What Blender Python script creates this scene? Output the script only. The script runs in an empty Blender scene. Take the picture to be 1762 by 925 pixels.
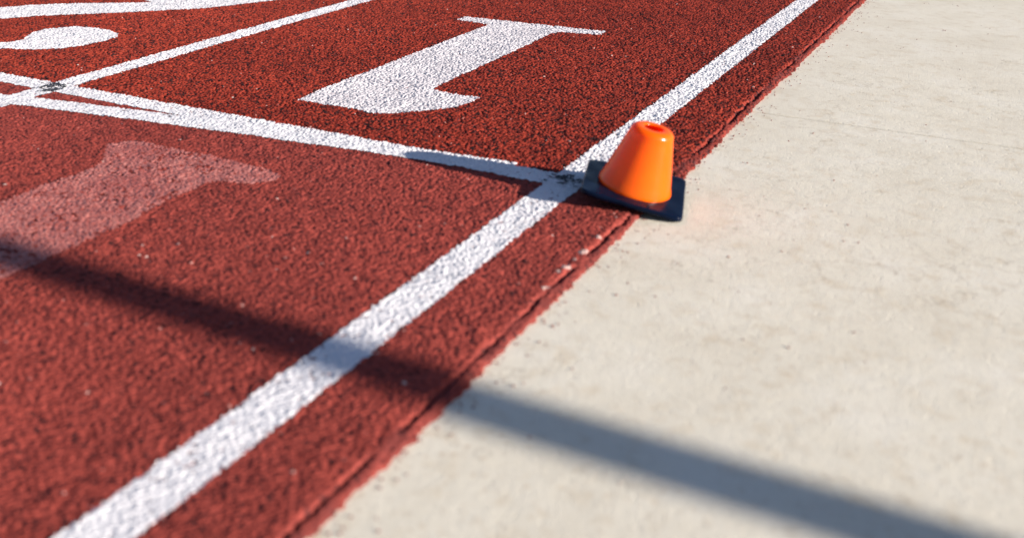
import bpy, bmesh, math
import numpy as np
from mathutils import Vector, Matrix, Quaternion

# ------------------------------------------------------------------ scene
sc = bpy.context.scene
COL = sc.collection
XE = -0.386          # edge of the rubber track (x), concrete lies at x > XE
ZC = -0.008          # level of the concrete, the mean track surface is z = 0
SUN_AZ, SUN_EL = math.radians(-.4), math.radians(16.25)
SUN = Vector((math.cos(SUN_EL)*math.cos(SUN_AZ), math.cos(SUN_EL)*math.sin(SUN_AZ), math.sin(SUN_EL)))
rs = np.random.RandomState(11)


def tag(o, label=None, cat=None, group=None, kind=None):
    if label: o['label'] = label
    if cat: o['category'] = cat
    if group: o['group'] = group
    if kind: o['kind'] = kind
    return o


def link(name, me, mat=None, parent=None):
    o = bpy.data.objects.new(name, me)
    COL.objects.link(o)
    if mat: me.materials.append(mat)
    if parent: o.parent = parent
    return o


def from_bm(name, bm, mat, parent=None, smooth=True):
    me = bpy.data.meshes.new(name)
    bm.normal_update(); bm.to_mesh(me); bm.free()
    if smooth:
        me.shade_smooth()
    return link(name, me, mat, parent)


def np_mesh(name, co, quads, smooth=True, attrs=None):
    me = bpy.data.meshes.new(name)
    n, q = len(co), len(quads)
    me.vertices.add(n); me.vertices.foreach_set('co', co.astype(np.float32).ravel())
    me.loops.add(q*4); me.loops.foreach_set('vertex_index', quads.astype(np.int32).ravel())
    me.polygons.add(q)
    me.polygons.foreach_set('loop_start', np.arange(0, q*4, 4, dtype=np.int32))
    me.update(calc_edges=True)
    for k, v in (attrs or {}).items():
        a = me.attributes.new(k, 'FLOAT', 'POINT'); a.data.foreach_set('value', v.astype(np.float32).ravel())
    if smooth: me.shade_smooth()
    return me


# ------------------------------------------------------------------ materials
class NT:
    def __init__(s, name):
        s.m = bpy.data.materials.new(name); s.m.use_nodes = True
        s.t = s.m.node_tree; s.b = s.t.nodes['Principled BSDF']
        s.tc = s.t.nodes.new('ShaderNodeTexCoord').outputs['Object']
        s.out = s.t.nodes['Material Output']
    def n(s, kind, **kw):
        x = s.t.nodes.new(kind)
        for k, v in kw.items():
            if k in x.inputs: x.inputs[k].default_value = v
            else: setattr(x, k, v)
        return x
    def l(s, a, b): s.t.links.new(a, b)
    def noise(s, scale, detail=4, rough=.55, dim='3D'):
        x = s.n('ShaderNodeTexNoise', Scale=scale, Detail=detail, Roughness=rough)
        s.l(s.tc, x.inputs['Vector']); return x.outputs['Fac']
    def ramp(s, fac, stops):
        r = s.n('ShaderNodeValToRGB'); e = r.color_ramp.elements
        while len(e) < len(stops): e.new(.5)
        for el, (p, c) in zip(e, stops):
            el.position = p; el.color = (*c, 1) if len(c) == 3 else c
        s.l(fac, r.inputs[0]); return r.outputs[0]
    def mix(s, fac, a, b, mode='MIX'):
        x = s.n('ShaderNodeMix', data_type='RGBA', blend_type=mode)
        for i, v in ((0, fac), (6, a), (7, b)):
            if isinstance(v, (int, float)): x.inputs[i].default_value = v
            elif isinstance(v, tuple): x.inputs[i].default_value = (*v, 1)
            else: s.l(v, x.inputs[i])
        return x.outputs[2]
    def attr(s, name): return s.n('ShaderNodeAttribute', attribute_name=name).outputs['Fac']
    def bump(s, h, dist, strength=1.):
        x = s.n('ShaderNodeBump', Distance=dist, Strength=strength); s.l(h, x.inputs['Height'])
        s.l(x.outputs[0], s.b.inputs['Normal'])
    def base(s, c): s.l(c, s.b.inputs['Base Color']) if not isinstance(c, tuple) else setattr(s.b.inputs['Base Color'], 'default_value', (*c, 1))
    def set(s, **kw):
        for k, v in kw.items(): s.b.inputs[k.replace('_', ' ')].default_value = v


def mat_track():
    t = NT('red_rubber')
    g = t.attr('grain')                       # every rubber granule has its own shade
    c = t.ramp(g, [(0, (.016, .008, .008)), (.20, (.025, .009, .008)), (.27, (.15, .016, .010)), (.6, (.225, .026, .013)), (.9975, (.27, .036, .019)), (1, (.62, .5, .44))])
    c2 = t.ramp(g, [(0, (.03, .010, .010)), (.08, (.055, .013, .012)), (.15, (.175, .028, .021)), (.55, (.245, .042, .030)), (.9987, (.295, .053, .038)), (1, (.55, .42, .36))])
    c = t.mix(t.attr('recoat'), c, c2)        # the re-sprayed zone is a little pinker
    big = t.ramp(t.noise(3.1, 6, .6), [(.3, (.80, .79, .80)), (.7, (1.12, 1.11, 1.10))])
    c = t.mix(1., c, big, 'MULTIPLY')
    mott = t.ramp(t.noise(26, 4, .6), [(.3, (.86, .84, .84)), (.7, (1.1, 1.1, 1.1))])
    c = t.mix(1., c, mott, 'MULTIPLY')
    c = t.mix(t.attr('veil_lift'), c, t.mix(1., c, (1.30, 1.42, 1.40), 'MULTIPLY'))      # outer lane's front-lit, veiled brightness painted into its colour
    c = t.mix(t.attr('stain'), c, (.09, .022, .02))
    t.base(c); t.set(Roughness=.8, Specular_IOR_Level=.14)
    t.bump(t.noise(900, 3), .0004, .6)
    return t.m


def mat_paint(name, col, col2, scale=14, rough=.6):
    t = NT(name)
    c = t.mix(t.ramp(t.noise(scale, 5), [(.35, (0, 0, 0)), (.7, (1, 1, 1))]), col, col2)
    sp = t.ramp(t.noise(420, 2), [(.30, (.55, .52, .55)), (.40, (1, 1, 1))])
    c = t.mix(.8, c, sp, 'MULTIPLY')
    t.base(c); t.set(Roughness=rough, Specular_IOR_Level=.4)
    t.bump(t.noise(900, 3), .0003, .5)
    return t.m


def mat_faded():
    t = NT('faded_pink_paint')
    f = t.ramp(t.noise(210, 4, .7), [(.36, (0, 0, 0)), (.62, (1, 1, 1))])
    big = t.ramp(t.noise(9, 4), [(.3, (.25, .25, .25)), (.7, (.95, .95, .95))])
    f = t.mix(1., f, big, 'MULTIPLY')
    c = t.mix(f, (.235, .042, .032), (.50, .205, .17))
    t.base(c); t.set(Roughness=.6); t.bump(t.noise(900, 3), .0003, .5)
    return t.m


def mat_concrete():
    t = NT('pale_concrete')
    c = t.ramp(t.noise(7, 8, .62), [(.3, (.60, .54, .425)), (.52, (.64, .585, .47)), (.75, (.68, .63, .525))])
    st = t.ramp(t.noise(38, 6, .6), [(.28, (.90, .85, .79)), (.48, (1, 1, 1)), (.75, (1.03, 1.02, 1.0))])
    c = t.mix(1., c, st, 'MULTIPLY')
    sp = t.ramp(t.noise(330, 3, .6), [(.28, (.66, .62, .58)), (.37, (1, 1, 1)), (.72, (1, 1, 1)), (.8, (1.12, 1.1, 1.08))])
    c = t.mix(.8, c, sp, 'MULTIPLY')
    vo = t.n('ShaderNodeTexVoronoi', Scale=230.); t.l(t.tc, vo.inputs['Vector'])       # fine aggregate showing in the worn surface
    ag = t.ramp(vo.outputs['Color'], [(.0, (.80, .72, .66)), (.12, (.86, .80, .74)), (.18, (1, 1, 1)), (.9, (1, 1, 1)), (1, (1.1, 1.1, 1.1))])
    c = t.mix(t.ramp(t.noise(5, 3), [(.4, (0, 0, 0)), (.65, (.8, .8, .8))]), c, t.mix(1., c, ag, 'MULTIPLY'))
    dist = t.n('ShaderNodeVectorMath', operation='ADD')
    nz = t.n('ShaderNodeTexNoise', Scale=6., Detail=6.); t.l(t.tc, nz.inputs['Vector'])
    t.l(t.tc, dist.inputs[0]); t.l(nz.outputs['Color'], dist.inputs[1])
    cr = t.n('ShaderNodeTexVoronoi', feature='DISTANCE_TO_EDGE', Scale=1.1); t.l(dist.outputs[0], cr.inputs['Vector'])
    ck = t.ramp(cr.outputs['Distance'], [(0, (.55, .5, .45)), (.0016, (.8, .77, .73)), (.0030, (1, 1, 1))])
    c = t.mix(.55, c, ck, 'MULTIPLY')
    t.base(c); t.set(Roughness=.8, Specular_IOR_Level=.3)
    mp = t.n('ShaderNodeMapping'); mp.inputs['Scale'].default_value = (26, 420, 1); t.l(t.tc, mp.inputs[0])
    br = t.n('ShaderNodeTexNoise', Scale=1., Detail=5.); t.l(mp.outputs[0], br.inputs['Vector'])
    h = t.mix(.45, t.noise(60, 6, .6), t.noise(420, 5, .65)); h = t.mix(.3, h, br.outputs['Fac'])
    pt = t.n('ShaderNodeTexVoronoi', Scale=75.); t.l(t.tc, pt.inputs['Vector'])
    h = t.mix(.5, h, t.ramp(pt.outputs['Distance'], [(.05, (0, 0, 0)), (.16, (1, 1, 1))]), 'MULTIPLY')
    t.bump(h, .0020, .8)
    return t.m


def mat_plain(name, col, rough, spec=.5, metal=0., bumpscale=0, bumpdist=.0003, var=.0):
    t = NT(name); t.set(Roughness=rough, Specular_IOR_Level=spec, Metallic=metal)
    if var:
        v = t.ramp(t.noise(40, 5), [(.3, (1-var,)*3), (.7, (1+var,)*3)])
        t.base(t.mix(1., col, v, 'MULTIPLY'))
    else: t.base(col)
    if bumpscale: t.bump(t.noise(bumpscale, 4), bumpdist, .7)
    return t.m


def mat_cone():
    t = NT('orange_plastic')
    v = t.ramp(t.noise(30, 4), [(.3, (.95, .9, .9)), (.7, (1.03, 1.06, 1.1))])
    col = t.mix(1., (.95, .170, .001), v, 'MULTIPLY')
    t.base(col); t.set(Roughness=.22, Specular_IOR_Level=.5)
    t.bump(t.noise(120, 3), .0002, .35)
    tr = t.n('ShaderNodeBsdfTranslucent'); tr.inputs['Color'].default_value = (1., .12, .001, 1)
    mx = t.n('ShaderNodeMixShader'); mx.inputs[0].default_value = .46
    t.l(t.b.outputs[0], mx.inputs[1]); t.l(tr.outputs[0], mx.inputs[2]); t.l(mx.outputs[0], t.out.inputs['Surface'])
    return t.m


M_TRACK = mat_track(); M_CONC = mat_concrete()
M_WHITE = mat_paint('white_line_paint', (.70, .675, .665), (.62, .595, .595))
M_NUM = mat_paint('worn_white_paint', (.60, .56, .56), (.50, .465, .475), 9)
M_FADE = mat_faded()
M_BLACK = mat_paint('black_mark_paint', (.03, .03, .035), (.05, .05, .055), 60)
M_CONE = mat_cone()
M_RUBBER = mat_plain('dark_rubber', (.002, .005, .015), .24, .09, 0, 55, .0006, .25)
M_STEEL = mat_plain('grey_painted_steel', (.22, .23, .24), .4, .5, 0, 90, .0003, .12)
M_CHIP = mat_plain('pale_worn_paint', (.44, .29, .25), .8, .3, 0, 300, .0005, .2)

# ------------------------------------------------------------------ the track surface: granules as real relief
def axis(segs):
    out = [segs[0][0]]
    for a, b, h0, h1 in segs:
        x = a
        while x < b-1e-9:
            f = (x-a)/(b-a); x = x+h0*(h1/h0)**f
            out.append(min(x, b))
    return np.unique(np.round(np.array(out), 6))

gx = axis([(-9, -4, .4, .05), (-4, -2.45, .05, .0026), (-2.45, -1.3, .0022, .0015), (-1.3, XE+.022, .0014, .0011)])
gy = axis([(-4, -.6, .4, .03), (-.6, .40, .03, .0014), (.40, 1.15, .0011, .0013), (1.15, 3.5, .0013, .0028), (3.5, 7, .0034, .05), (7, 45, .05, 1.5)])
NX, NY = len(gx), len(gy)


def vnoise(x, y, s, seed):
    """smooth value noise in 0..1, period s metres"""
    r = np.random.RandomState(seed).rand(256, 256).astype(np.float32)
    u, v = x/s, y/s
    i, j = np.floor(u).astype(int), np.floor(v).astype(int)
    fu, fv = (u-i), (v-j); fu = fu*fu*(3-2*fu); fv = fv*fv*(3-2*fv)
    i &= 255; j &= 255; i1 = (i+1) & 255; j1 = (j+1) & 255
    return (r[i, j]*(1-fu)*(1-fv)+r[i1, j]*fu*(1-fv)+r[i, j1]*(1-fu)*fv+r[i1, j1]*fu*fv)

CELL = .0035
T = 1024
t_ox, t_oy = rs.rand(T, T).astype(np.float32), rs.rand(T, T).astype(np.float32)
t_z = rs.rand(T, T).astype(np.float32)**.8
t_g = rs.rand(T, T).astype(np.float32)
t_an = (rs.rand(T, T)*math.pi).astype(np.float32)
t_as = (1+rs.rand(T, T)*1.3).astype(np.float32)


def granules(X, Y):
    ci, cj = np.floor(X/CELL).astype(np.int32), np.floor(Y/CELL).astype(np.int32)
    H = np.full(X.shape, -1., np.float32); G = np.zeros(X.shape, np.float32)
    for di in (-1, 0, 1):
        for dj in (-1, 0, 1):
            i, j = (ci+di), (cj+dj); ii, jj = i & (T-1), j & (T-1)
            dx = X-(i+t_ox[ii, jj])*CELL; dy = Y-(j+t_oy[ii, jj])*CELL
            ca, sa = np.cos(t_an[ii, jj]), np.sin(t_an[ii, jj]); k = t_as[ii, jj]
            a = (ca*dx+sa*dy)/k**.5; b = (-sa*dx+ca*dy)*k**.5
            h = t_z[ii, jj]*.0023-(a*a+b*b)/(2*.0017)
            up = h > H
            H = np.where(up, h, H); G = np.where(up, t_g[ii, jj], G)
    return np.maximum(H, -.0024), G

X, Y = np.meshgrid(gx.astype(np.float64), gy.astype(np.float64))
H = np.empty(X.shape, np.float32); G = np.empty(X.shape, np.float32)
for r0 in range(0, NY, 200):
    s = slice(r0, r0+200)
    H[s], G[s] = granules(X[s], Y[s])
# the relief fades out where the sheet is too far away to show it
sx = np.gradient(gx); sy = np.gradient(gy)
fade = np.clip((.010-np.maximum(sx[None, :]*1.6, sy[:, None]))/.006, 0, 1)
REC = np.clip((1.405-Y)/.02, 0, 1)
low = -.0007+(vnoise(X, Y, .008, 14)-.5)*.0016      # the re-sprayed coat half fills the pits
H = H*(1-REC)+(np.maximum(H, low)*.68)*REC
H = (H-.0004)*fade
H += (vnoise(X, Y, .014, 1)-.5)*.0011*fade+(vnoise(X, Y, .055, 2)-.5)*.0010+(vnoise(X, Y, .5, 3)-.5)*.0012
# ragged mat edge, a split along it, and the thin overspray strip beyond the split
yy = Y
edge = XE+(vnoise(X, yy, .012, 5)-.5)*.0045+(vnoise(X, yy, .0042, 6)-.5)*.0042+(vnoise(yy*0+1.1, yy, .12, 7)-.5)*.006
gro = XE-.0115+(vnoise(yy*0+5.5, yy, .03, 8)-.5)*.004+(vnoise(X, yy, .006, 12)-.5)*.003
dep = np.clip((vnoise(yy*0+9.5, yy, .05, 9)-.12)*2.5, 0, 1)
wg = .0016+.0016*vnoise(yy*0+2.5, yy, .018, 10)
H -= .006*dep*np.exp(-((X-gro)/wg)**2)
H -= .0012*np.clip((X-gro)/.003, 0, 1)+.0036*np.clip((X-gro-.003)/.010, 0, 1)
RED = H.copy()
H = np.where(X > edge, ZC-.006, H)
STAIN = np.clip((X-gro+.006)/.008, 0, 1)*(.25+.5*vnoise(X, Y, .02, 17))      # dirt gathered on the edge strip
CO = np.stack([X, Y, H], -1).reshape(-1, 3)
jj, ii = np.meshgrid(np.arange(NY-1), np.arange(NX-1), indexing='ij')
q0 = (jj*NX+ii)
QUAD = np.stack([q0, q0+1, q0+NX+1, q0+NX], -1)
me = np_mesh('running_track', CO, QUAD.reshape(-1, 4), True, {'grain': G, 'recoat': REC, 'stain': STAIN, 'veil_lift': np.clip((-1.0-X+(vnoise(X, Y, .35, 18)-.5)*.4)/.7, 0, 1)*(Y > 1.40)})
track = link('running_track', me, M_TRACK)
tag(track, 'brick red rubber running track with a coarse granular surface', 'running track', kind='structure')

# ------------------------------------------------------------------ painted markings: sheets that follow the granules
def inside(poly, x, y):
    c = np.zeros(x.shape, bool); n = len(poly)
    for k in range(n):
        x0, y0 = poly[k]; x1, y1 = poly[(k+1) % n]
        if y0 == y1: continue
        hit = (y0 > y) != (y1 > y)
        c ^= hit & (x < (x1-x0)*(y-y0)/(y1-y0)+x0)
    return c


def paint(name, fn, box, mat, lift, fill=-.0006, drop=0., drop_h=-.0009, jit=.0016, seed=1):
    """a sheet of paint over the granules; the deepest pits stay bare"""
    x0, x1, y0, y1 = box
    a, b = np.searchsorted(gx, (x0, x1)); c, d = np.searchsorted(gy, (y0, y1))
    a = max(a-1, 0); c = max(c-1, 0)
    sl = (slice(c, d+1), slice(a, b+1))
    x, y, h = X[sl], Y[sl], RED[sl]
    f = (x < XE-.0125)
    jx = (vnoise(x, y, .0032, 20+seed)-.5)*2.4*jit+(vnoise(x, y, .02, 40+seed)-.5)*jit*.9
    jy = (vnoise(x, y, .0032, 60+seed)-.5)*2.4*jit+(vnoise(x, y, .02, 80+seed)-.5)*jit*.9
    jx, jy = jx*fade[sl], jy*fade[sl]
    m = fn(x+jx, y+jy) & f
    fm = m[:-1, :-1] & m[1:, :-1] & m[:-1, 1:] & m[1:, 1:]
    if drop > 0:
        hq = (h[:-1, :-1]+h[1:, 1:])*.5-(vnoise(x, y, .055, 2)-.5)[:-1, :-1]*.0010-(vnoise(x, y, .5, 3)-.5)[:-1, :-1]*.0012
        rn = vnoise(x, y, .0045, 100+seed)[:-1, :-1]*.7+vnoise(x, y, .03, 120+seed)[:-1, :-1]*.3
        fm &= ~((hq < drop_h) & (rn < drop))
    low = (vnoise(x, y, .055, 2)-.5)*.0010+(vnoise(x, y, .5, 3)-.5)*.0012
    z = np.maximum(h, low+fill)+lift
    nx_ = x.shape[1]
    j, i = np.nonzero(fm); q = j*nx_+i
    quads = np.stack([q, q+1, q+nx_+1, q+nx_], -1)
    used, inv = np.unique(quads.ravel(), return_inverse=True)
    co = np.stack([x, y, z], -1).reshape(-1, 3)[used]
    o = link(name, np_mesh(name, co, inv.reshape(-1, 4)), mat)
    return o

LINE = dict(fill=-.0004, drop=.47, drop_h=-.0008)
rect = lambda xa, xb, ya, yb: (lambda x, y: (x > xa) & (x < xb) & (y > ya) & (y < yb))
XA0, XA1 = -.5357, -.4857
o = paint('lane_line', rect(XA0, XA1, -3, 40), (XA0-.01, XA1+.01, -3, 40), M_WHITE, .0003, seed=1, **LINE)
tag(o, 'white painted lane line along the inner track edge, passing under the orange cone', 'lane line', 'white lane lines')
XB0, XB1 = -1.5212, -1.4712
o = paint('lane_line', rect(XB0, XB1, -3, 40), (XB0-.01, XB1+.01, -3, 40), M_WHITE, .0005, seed=2, **LINE)
tag(o, 'white painted lane line dividing the numeral 1 from the cut-off numeral 2', 'lane line', 'white lane lines')
o = paint('start_line', rect(-8.9, XA1, 1.3705, 1.4205), (-8.95, XA1+.01, 1.36, 1.43), M_WHITE, .0007, seed=3, **LINE)
tag(o, 'straight white start line just below the numeral 1, its right part in the cone shadow', 'start line', 'white start lines')
lx = np.array([-8.9, -2.6, -1.9, -1.468, -1.317, -1.15, -.991, -.843, -.767, -.636, XA1])
ly = np.array([-.49, 1.02, 1.185, 1.270, 1.295, 1.320, 1.3415, 1.359, 1.366, 1.3755, 1.383])
def slant(x, y):
    b = np.interp(x, lx, ly); return (y > b) & (y < b+.054) & (x > -8.9) & (x < -.60)
o = paint('start_line', slant, (-8.95, -.59, -.55, 1.45), M_WHITE, .0009, seed=4, **LINE)
tag(o, 'slanting white start line that splits off the straight one towards the faded pink numeral', 'start line', 'white start lines')

ONE = [(-1.069, 1.555), (-1.076, 1.637), (-1.077, 2.357), (-1.168, 2.368), (-1.166, 2.414), (-1.041, 2.417), (-.816, 2.421), (-.814, 2.374),
       (-.898, 2.360), (-.911, 2.325), (-.911, 2.248), (-.908, 2.083), (-.909, 1.841), (-.906, 1.757), (-.901, 1.748), (-.862, 1.740), (-.806, 1.741),
       (-.805, 1.699), (-.812, 1.662), (-.837, 1.624), (-.873, 1.584), (-.902, 1.555), (-.916, 1.551), (-.95, 1.556), (-.997, 1.555), (-1.034, 1.556)]
WORN = dict(fill=-.0009, drop=.62, drop_h=-.0011)
o = paint('lane_number', lambda x, y: inside(ONE, x, y), (-1.19, -.79, 1.53, 2.44), M_NUM, .0004, seed=5, **WORN)
tag(o, 'large worn white numeral 1 painted upside down on the red track above the start line', 'painted number', 'painted lane numbers')
TWO = [(-1.876, 1.607), (-1.86, 1.628), (-1.862, 1.659), (-1.881, 1.684), (-1.9, 1.722), (-1.907, 1.764), (-1.891, 1.796), (-1.863, 1.823),
       (-1.821, 1.835), (-1.772, 1.833), (-1.723, 1.811), (-1.704, 1.785), (-1.699, 1.745), (-1.705, 1.689), (-1.726, 1.635), (-1.763, 1.598),
       (-1.828, 1.564), (-1.93, 1.545), (-2.05, 1.548), (-2.15, 1.58), (-2.225, 1.64), (-2.262, 1.73), (-2.25, 1.82), (-2.206, 1.9),
       (-2.161, 1.972), (-2.084, 2.045), (-1.979, 2.121), (-1.94, 2.158), (-1.936, 2.161), (-1.969, 2.175), (-2.05, 2.19), (-2.12, 2.185),
       (-2.165, 2.14), (-2.205, 2.14), (-2.17, 2.42), (-1.66, 2.42), (-1.665, 2.38), (-1.686, 2.353), (-1.701, 2.309), (-1.729, 2.24), (-1.767, 2.167),
       (-1.812, 2.107), (-1.858, 2.051), (-1.887, 2.021), (-1.959, 1.948), (-2.044, 1.862), (-2.088, 1.795), (-2.105, 1.74), (-2.095, 1.67), (-2.05, 1.62), (-1.97, 1.60)]
o = paint('lane_number', lambda x, y: inside(TWO, x, y), (-2.3, -1.64, 1.52, 2.45), M_WHITE, .0004, fill=-.0004, drop=.58, drop_h=-.0012, seed=6)
tag(o, 'large white numeral 2 painted upside down, partly cut off at the top left corner', 'painted number', 'painted lane numbers')
GHOST = [(-1.108, .3), (-1.108, .924), (-1.109, 1.07), (-1.106, 1.09), (-1.115, 1.12), (-1.171, 1.19), (-1.150, 1.222), (-1.127, 1.226), (-.985, 1.226), (-.885, 1.222),
         (-.862, 1.207), (-.850, 1.187), (-.873, 1.152), (-.918, 1.140), (-.926, 1.12), (-.924, 1.043), (-.918, .979), (-.917, .908), (-.916, .80), (-.916, .3)]
o = paint('faded_number', lambda x, y: inside(GHOST, x, y), (-1.19, -.85, .3, 1.24), M_FADE, .0004, fill=-.0009, drop=.30, drop_h=.004, jit=.0036, seed=7)
tag(o, 'faded pink ghost of an old numeral showing through the red coating below the start line', 'painted number')


def blot(cx, cy, rx, ry, seed):
    def f(x, y):
        d = ((x-cx)/rx)**2+((y-cy)/ry)**2
        return d+(vnoise(x, y, .012, 200+seed)-.5)*1.3 < .8
    return f
o = paint('paint_mark', blot(-1.497, 1.396, .034, .036, 1), (-1.56, -1.44, 1.34, 1.45), M_BLACK, .0013, fill=-.0004, drop=.50, drop_h=.0002, seed=8)
tag(o, 'speckled black paint mark where the far lane line meets the start line', 'paint mark', 'black survey marks')
o = paint('paint_mark', blot(-.512, 1.397, .036, .026, 2), (-.57, -.45, 1.34, 1.45), M_BLACK, .0013, fill=-.0004, drop=.62, drop_h=.0006, seed=9)
tag(o, 'dark paint mark on the line crossing beside the black cone base', 'paint mark', 'black survey marks')

# ------------------------------------------------------------------ concrete
def concrete():
    xs = axis([(XE-.06, .2, .01, .012), (.2, 6, .015, .8), (6, 120, 1, 20)])
    ys = axis([(-60, -.5, 12, .05), (-.5, 1.90, .012, .012), (1.90, 1.96, .0012, .0012), (1.96, 4.5, .012, .02), (4.5, 120, .03, 20)])
    x, y = np.meshgrid(xs, ys)
    z = ZC+(vnoise(x, y, .3, 31)-.5)*.0012
    z -= .006*np.exp(-((y-1.93)/.0028)**2)
    co = np.stack([x, y, z], -1).reshape(-1, 3)
    j, i = np.meshgrid(np.arange(len(ys)-1), np.arange(len(xs)-1), indexing='ij'); q = j*len(xs)+i; n = len(xs)
    return np_mesh('pavement', co, np.stack([q, q+1, q+n+1, q+n], -1).reshape(-1, 4))
o = link('pavement', concrete(), M_CONC)
tag(o, 'pale smooth concrete strip beside the red running track', 'concrete', kind='structure')
bm = bmesh.new()
vs = [bm.verts.new(p) for p in ((-400, -400, -.06), (400, -400, -.06), (400, 400, -.06), (-400, 400, -.06))]
bm.faces.new(vs)
o = from_bm('ground', bm, mat_plain('dry_earth', (.12, .11, .06), .9, .2, 0, 8, .01, .3), smooth=False)
tag(o, 'open ground around the running track', 'ground', kind='structure')

# ------------------------------------------------------------------ marker cone on its square rubber base
CC = Vector((-.41334716, 1.38248779, .01557424))
CM = Matrix(((.94018079, -.25956359, .22065092), (.26066234, .96511529, .0246501), (-.21935185, .03433983, .9750413)))
S = .1295
root = bpy.data.objects.new('marker_cone', None); COL.objects.link(root)
root.matrix_world = Matrix.Translation(CC) @ CM.to_4x4(); root.empty_display_size = .05
tag(root, 'small orange plastic cone on a black square base, tilted over the edge of the track', 'cone')


def plate():
    """rounded square slab of limp rubber: corners lifted and dropped as it lies over the kerb"""
    e = {(-1, -1): -.0012, (-1, 1): -.0047, (1, -1): -.0003, (1, 1): .0072}
    def warp(u, v):
        return sum(k*(1+a*u)*(1+b*v)/4 for (a, b), k in e.items())
    r = .16; out = []
    for sx_, sy_, a0 in ((1, 1, 0), (-1, 1, 90), (-1, -1, 180), (1, -1, 270)):
        for k in range(7):
            t = math.radians(a0+k*15)
            out.append((sx_*(1-r)+r*math.cos(t), sy_*(1-r)+r*math.sin(t)))
    # split the straight sides so that they can bend
    pts = []
    for k, p in enumerate(out):
        q = out[(k+1) % len(out)]; pts.append(p)
        if math.dist(p, q) > .5:
            pts += [(p[0]+(q[0]-p[0])*f/8, p[1]+(q[1]-p[1])*f/8) for f in range(1, 8)]
    bm = bmesh.new(); TH = .0066
    rings = []
    prof = [(1, -TH), (1.012, -TH+.0008), (1.012, -.0014), (1.004, -.0004), (.985, 0), (.95, .0001)]+[(k, .0001) for k in (.85, .72, .6, .45, .3, .15)]
    for sc_, z in prof:
        rings.append([bm.verts.new((u*sc_*S/2, v*sc_*S/2, z+warp(u*sc_, v*sc_)+.0006*math.sin(9*u*sc_+1)*math.sin(7*v*sc_))) for u, v in pts])
    for a, b in zip(rings, rings[1:]):
        for k in range(len(pts)):
            k1 = (k+1) % len(pts); bm.faces.new((a[k], a[k1], b[k1], b[k]))
    bm.faces.new(rings[-1])
    bm.faces.new(rings[0][::-1])
    return bm
base = from_bm('base_plate', plate(), M_RUBBER, root)
tag(base, 'black square rubber base')

bm = bmesh.new()
bmesh.ops.create_uvsphere(bm, u_segments=12, v_segments=8, radius=.0017)
for v in bm.verts: v.co.z *= .8
from_bm('moulding_nub', bm, M_RUBBER, base).location = (.021, -.0585, .0006)


def cone():
    R0, R1, HH = .0478, .0250, .0876
    outer = [(R0-.0012, -.003), (R0, -.001), (R0+.0002, .001), (R0-.0004, .004)]
    n = 10
    sl = (R0-R1)/HH
    for k in range(1, n+1):
        z = .004+(HH-.013-.004)*k/n; outer.append((R0-sl*z*1.0, z))
    rsh = outer[-1][0]; zs = outer[-1][1]
    # rounded shoulder, then a nearly flat ring into the hole
    R = .0092
    for k in range(1, 9):
        t = math.radians(90*k/8); outer.append((rsh-R*(1-math.cos(t))*1.05, zs+R*math.sin(t)*1.05))
    top = outer[-1]
    outer += [(.0140, top[1]), (.0130, top[1]-.0004), (.0122, top[1]-.0012)]
    inner = [(.0121, top[1]-.0020), (rsh-R-.001, top[1]-.0026), (rsh-.0028, zs-.001), (R0-sl*.05-.0026, .05), (R0-.0028, .004), (R0-.0030, -.003)]
    prof = outer+inner
    bm = bmesh.new(); N = 96; rings = []
    for r, z in prof:
        rings.append([bm.verts.new((r*math.cos(2*math.pi*k/N), r*math.sin(2*math.pi*k/N), z)) for k in range(N)])
    for a, b in zip(rings, rings[1:]):
        for k in range(N): bm.faces.new((a[k], a[(k+1) % N], b[(k+1) % N], b[k]))
    for k in range(N): bm.faces.new((rings[-1][k], rings[-1][(k+1) % N], rings[0][(k+1) % N], rings[0][k]))
    bmesh.ops.recalc_face_normals(bm, faces=bm.faces)
    return bm
body = from_bm('cone_body', cone(), M_CONE, root)
tag(body, 'glossy orange hollow cone')

# ------------------------------------------------------------------ chips of pale paint along the split edge
chips = [(-.4005, 1.049, .0050, .010), (-.404, 1.112, .0060, .014), (-.4045, 1.139, .0045, .008), (-.403, 1.172, .0042, .009), (-.404, 1.222, .0040, .010), (-.4085, 1.297, .0030, .005)]
def spat(cx, cy, rx, ry, seed):
    return lambda x, y: ((x-cx)/rx)**2+((y-cy)/ry)**2+(vnoise(x, y, .0035, 240+seed)-.5)*2.6 < .75
for k, (x, y, r, ry) in enumerate(chips):
    o = paint('paint_spatter', spat(x, y, r, ry, k), (x-.02, x+.02, y-.025, y+.025), M_CHIP, .0004, fill=-.002, seed=10+k)
    tag(o, 'pale patch of worn paint along the split edge of the red track', 'paint spatter', 'pale worn patches along the track edge')

# ------------------------------------------------------------------ loose crumbs of rubber at the edge
bm = bmesh.new(); rr = np.random.RandomState(77)
for k in range(420):
    y = rr.uniform(.5, 3.6); d = rr.exponential(.012) if k < 330 else rr.uniform(0, .3)
    r = rr.uniform(.0005, .0013)
    m = Matrix.Translation((XE+.004+d, y, ZC+r*.5)) @ Matrix.Rotation(rr.rand()*6, 4, (rr.rand(), rr.rand(), rr.rand())) @ Matrix.Diagonal((1, .6+rr.rand()*.6, .6+rr.rand()*.4, 1))
    bmesh.ops.create_icosphere(bm, subdivisions=1, radius=r, matrix=m)
o = from_bm('rubber_crumbs', bm, mat_plain('crumb_rubber', (.17, .025, .016), .8, .2))
tag(o, 'loose red rubber crumbs scattered along the track edge on the concrete', 'crumbs', kind='stuff')

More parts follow.
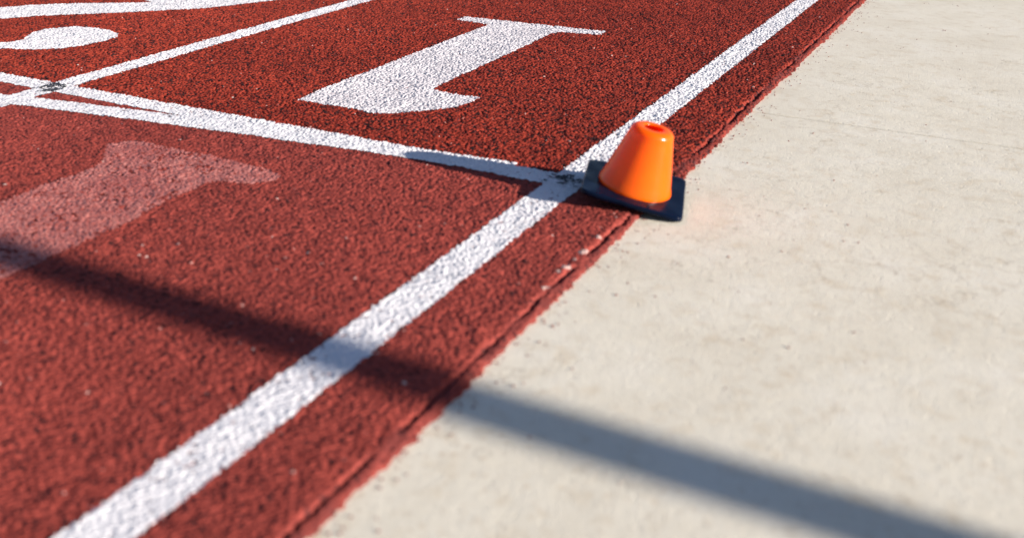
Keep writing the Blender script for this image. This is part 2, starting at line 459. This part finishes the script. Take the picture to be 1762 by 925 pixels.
# ------------------------------------------------------------------ a post added out of frame to cast the shadow across the near corner
PX, PY = 4.2, .772
root = bpy.data.objects.new('shadow_post', None); COL.objects.link(root); root.location = (PX, PY, ZC)
tag(root, 'tall slim grey steel post out of view, added to cast the near corner shadow', 'post')
def lathe(prof, N=32):
    bm = bmesh.new(); rings = [[bm.verts.new((r*math.cos(6.283185*k/N), r*math.sin(6.283185*k/N), z)) for k in range(N)] for r, z in prof]
    for a, b in zip(rings, rings[1:]):
        for k in range(N): bm.faces.new((a[k], a[(k+1) % N], b[(k+1) % N], b[k]))
    bm.faces.new(rings[0][::-1]); bm.faces.new(rings[-1]); return bm
from_bm('pole', lathe([(.037, .008), (.037, .8), (.037, 1.96), (.0365, 1.968)]), M_STEEL, root)
from_bm('cap', lathe([(.039, 1.968), (.040, 1.972), (.040, 1.984), (.036, 1.998), (.025, 2.008), (.01, 2.012)]), M_STEEL, root)
from_bm('foot_flange', lathe([(.078, -.001), (.078, .007), (.075, .0085), (.0372, .0085)]), M_STEEL, root)
for k in range(4):
    b = from_bm('bolt', lathe([(.008, 0), (.008, .006), (.006, .008)], 6), M_STEEL, root)
    b.location = (.058*math.cos(k*1.5708+.785), .058*math.sin(k*1.5708+.785), .0087)

# ------------------------------------------------------------------ light
w = bpy.data.worlds.new('World'); sc.world = w; w.use_nodes = True
nt = w.node_tree; sky = nt.nodes.new('ShaderNodeTexSky'); sky.sky_type = 'NISHITA'; sky.sun_disc = False
sky.sun_elevation = SUN_EL; sky.sun_rotation = math.pi/2-SUN_AZ; sky.air_density = 1.; sky.dust_density = .4; sky.ozone_density = 2.5
tint = nt.nodes.new('ShaderNodeMix'); tint.data_type = 'RGBA'; tint.blend_type = 'MULTIPLY'; tint.inputs[0].default_value = 1; tint.inputs[7].default_value = (1.07, .97, 1.03, 1)
nt.links.new(sky.outputs[0], tint.inputs[6]); nt.links.new(tint.outputs[2], nt.nodes['Background'].inputs[0]); nt.nodes['Background'].inputs[1].default_value = .06
sun = bpy.data.lights.new('sun', 'SUN'); sun.energy = 5.0; sun.angle = math.radians(.53); sun.color = (1., .93, .86)
so = bpy.data.objects.new('sun', sun); COL.objects.link(so); so.rotation_mode = 'QUATERNION'; so.rotation_quaternion = SUN.to_track_quat('Z', 'Y')
so.location = SUN*20

# ------------------------------------------------------------------ camera
FW = Vector((-.50300449, .81141214, -.29765218)); RT = Vector((.84975275, .52718025, .00111205)); UP = Vector((-.15781868, .25237139, .95467374))
cam = bpy.data.cameras.new('camera'); co = bpy.data.objects.new('camera', cam); COL.objects.link(co); sc.camera = co
co.matrix_world = Matrix(((RT.x, UP.x, -FW.x, 0), (RT.y, UP.y, -FW.y, 0), (RT.z, UP.z, -FW.z, .503366), (0, 0, 0, 1)))
cam.sensor_fit = 'HORIZONTAL'; cam.sensor_width = 36; cam.lens = 1924.137/1762*36
cam.shift_x = (881-600)/1762; cam.shift_y = -(462.5-252)/1762
cam.clip_start = .02; cam.clip_end = 1000
cam.dof.use_dof = True; cam.dof.focus_distance = 2.35; cam.dof.aperture_fstop = 4.2; cam.dof.aperture_blades = 9

sc.cycles.use_denoising = True; sc.cycles.denoiser = 'OPENIMAGEDENOISE'
sc.cycles.caustics_reflective = False; sc.cycles.caustics_refractive = False
sc.view_settings.view_transform = 'Standard'; sc.view_settings.look = 'None'; sc.view_settings.gamma = 1
sc.view_settings.use_curve_mapping = False; sc.view_settings.exposure = 1.25
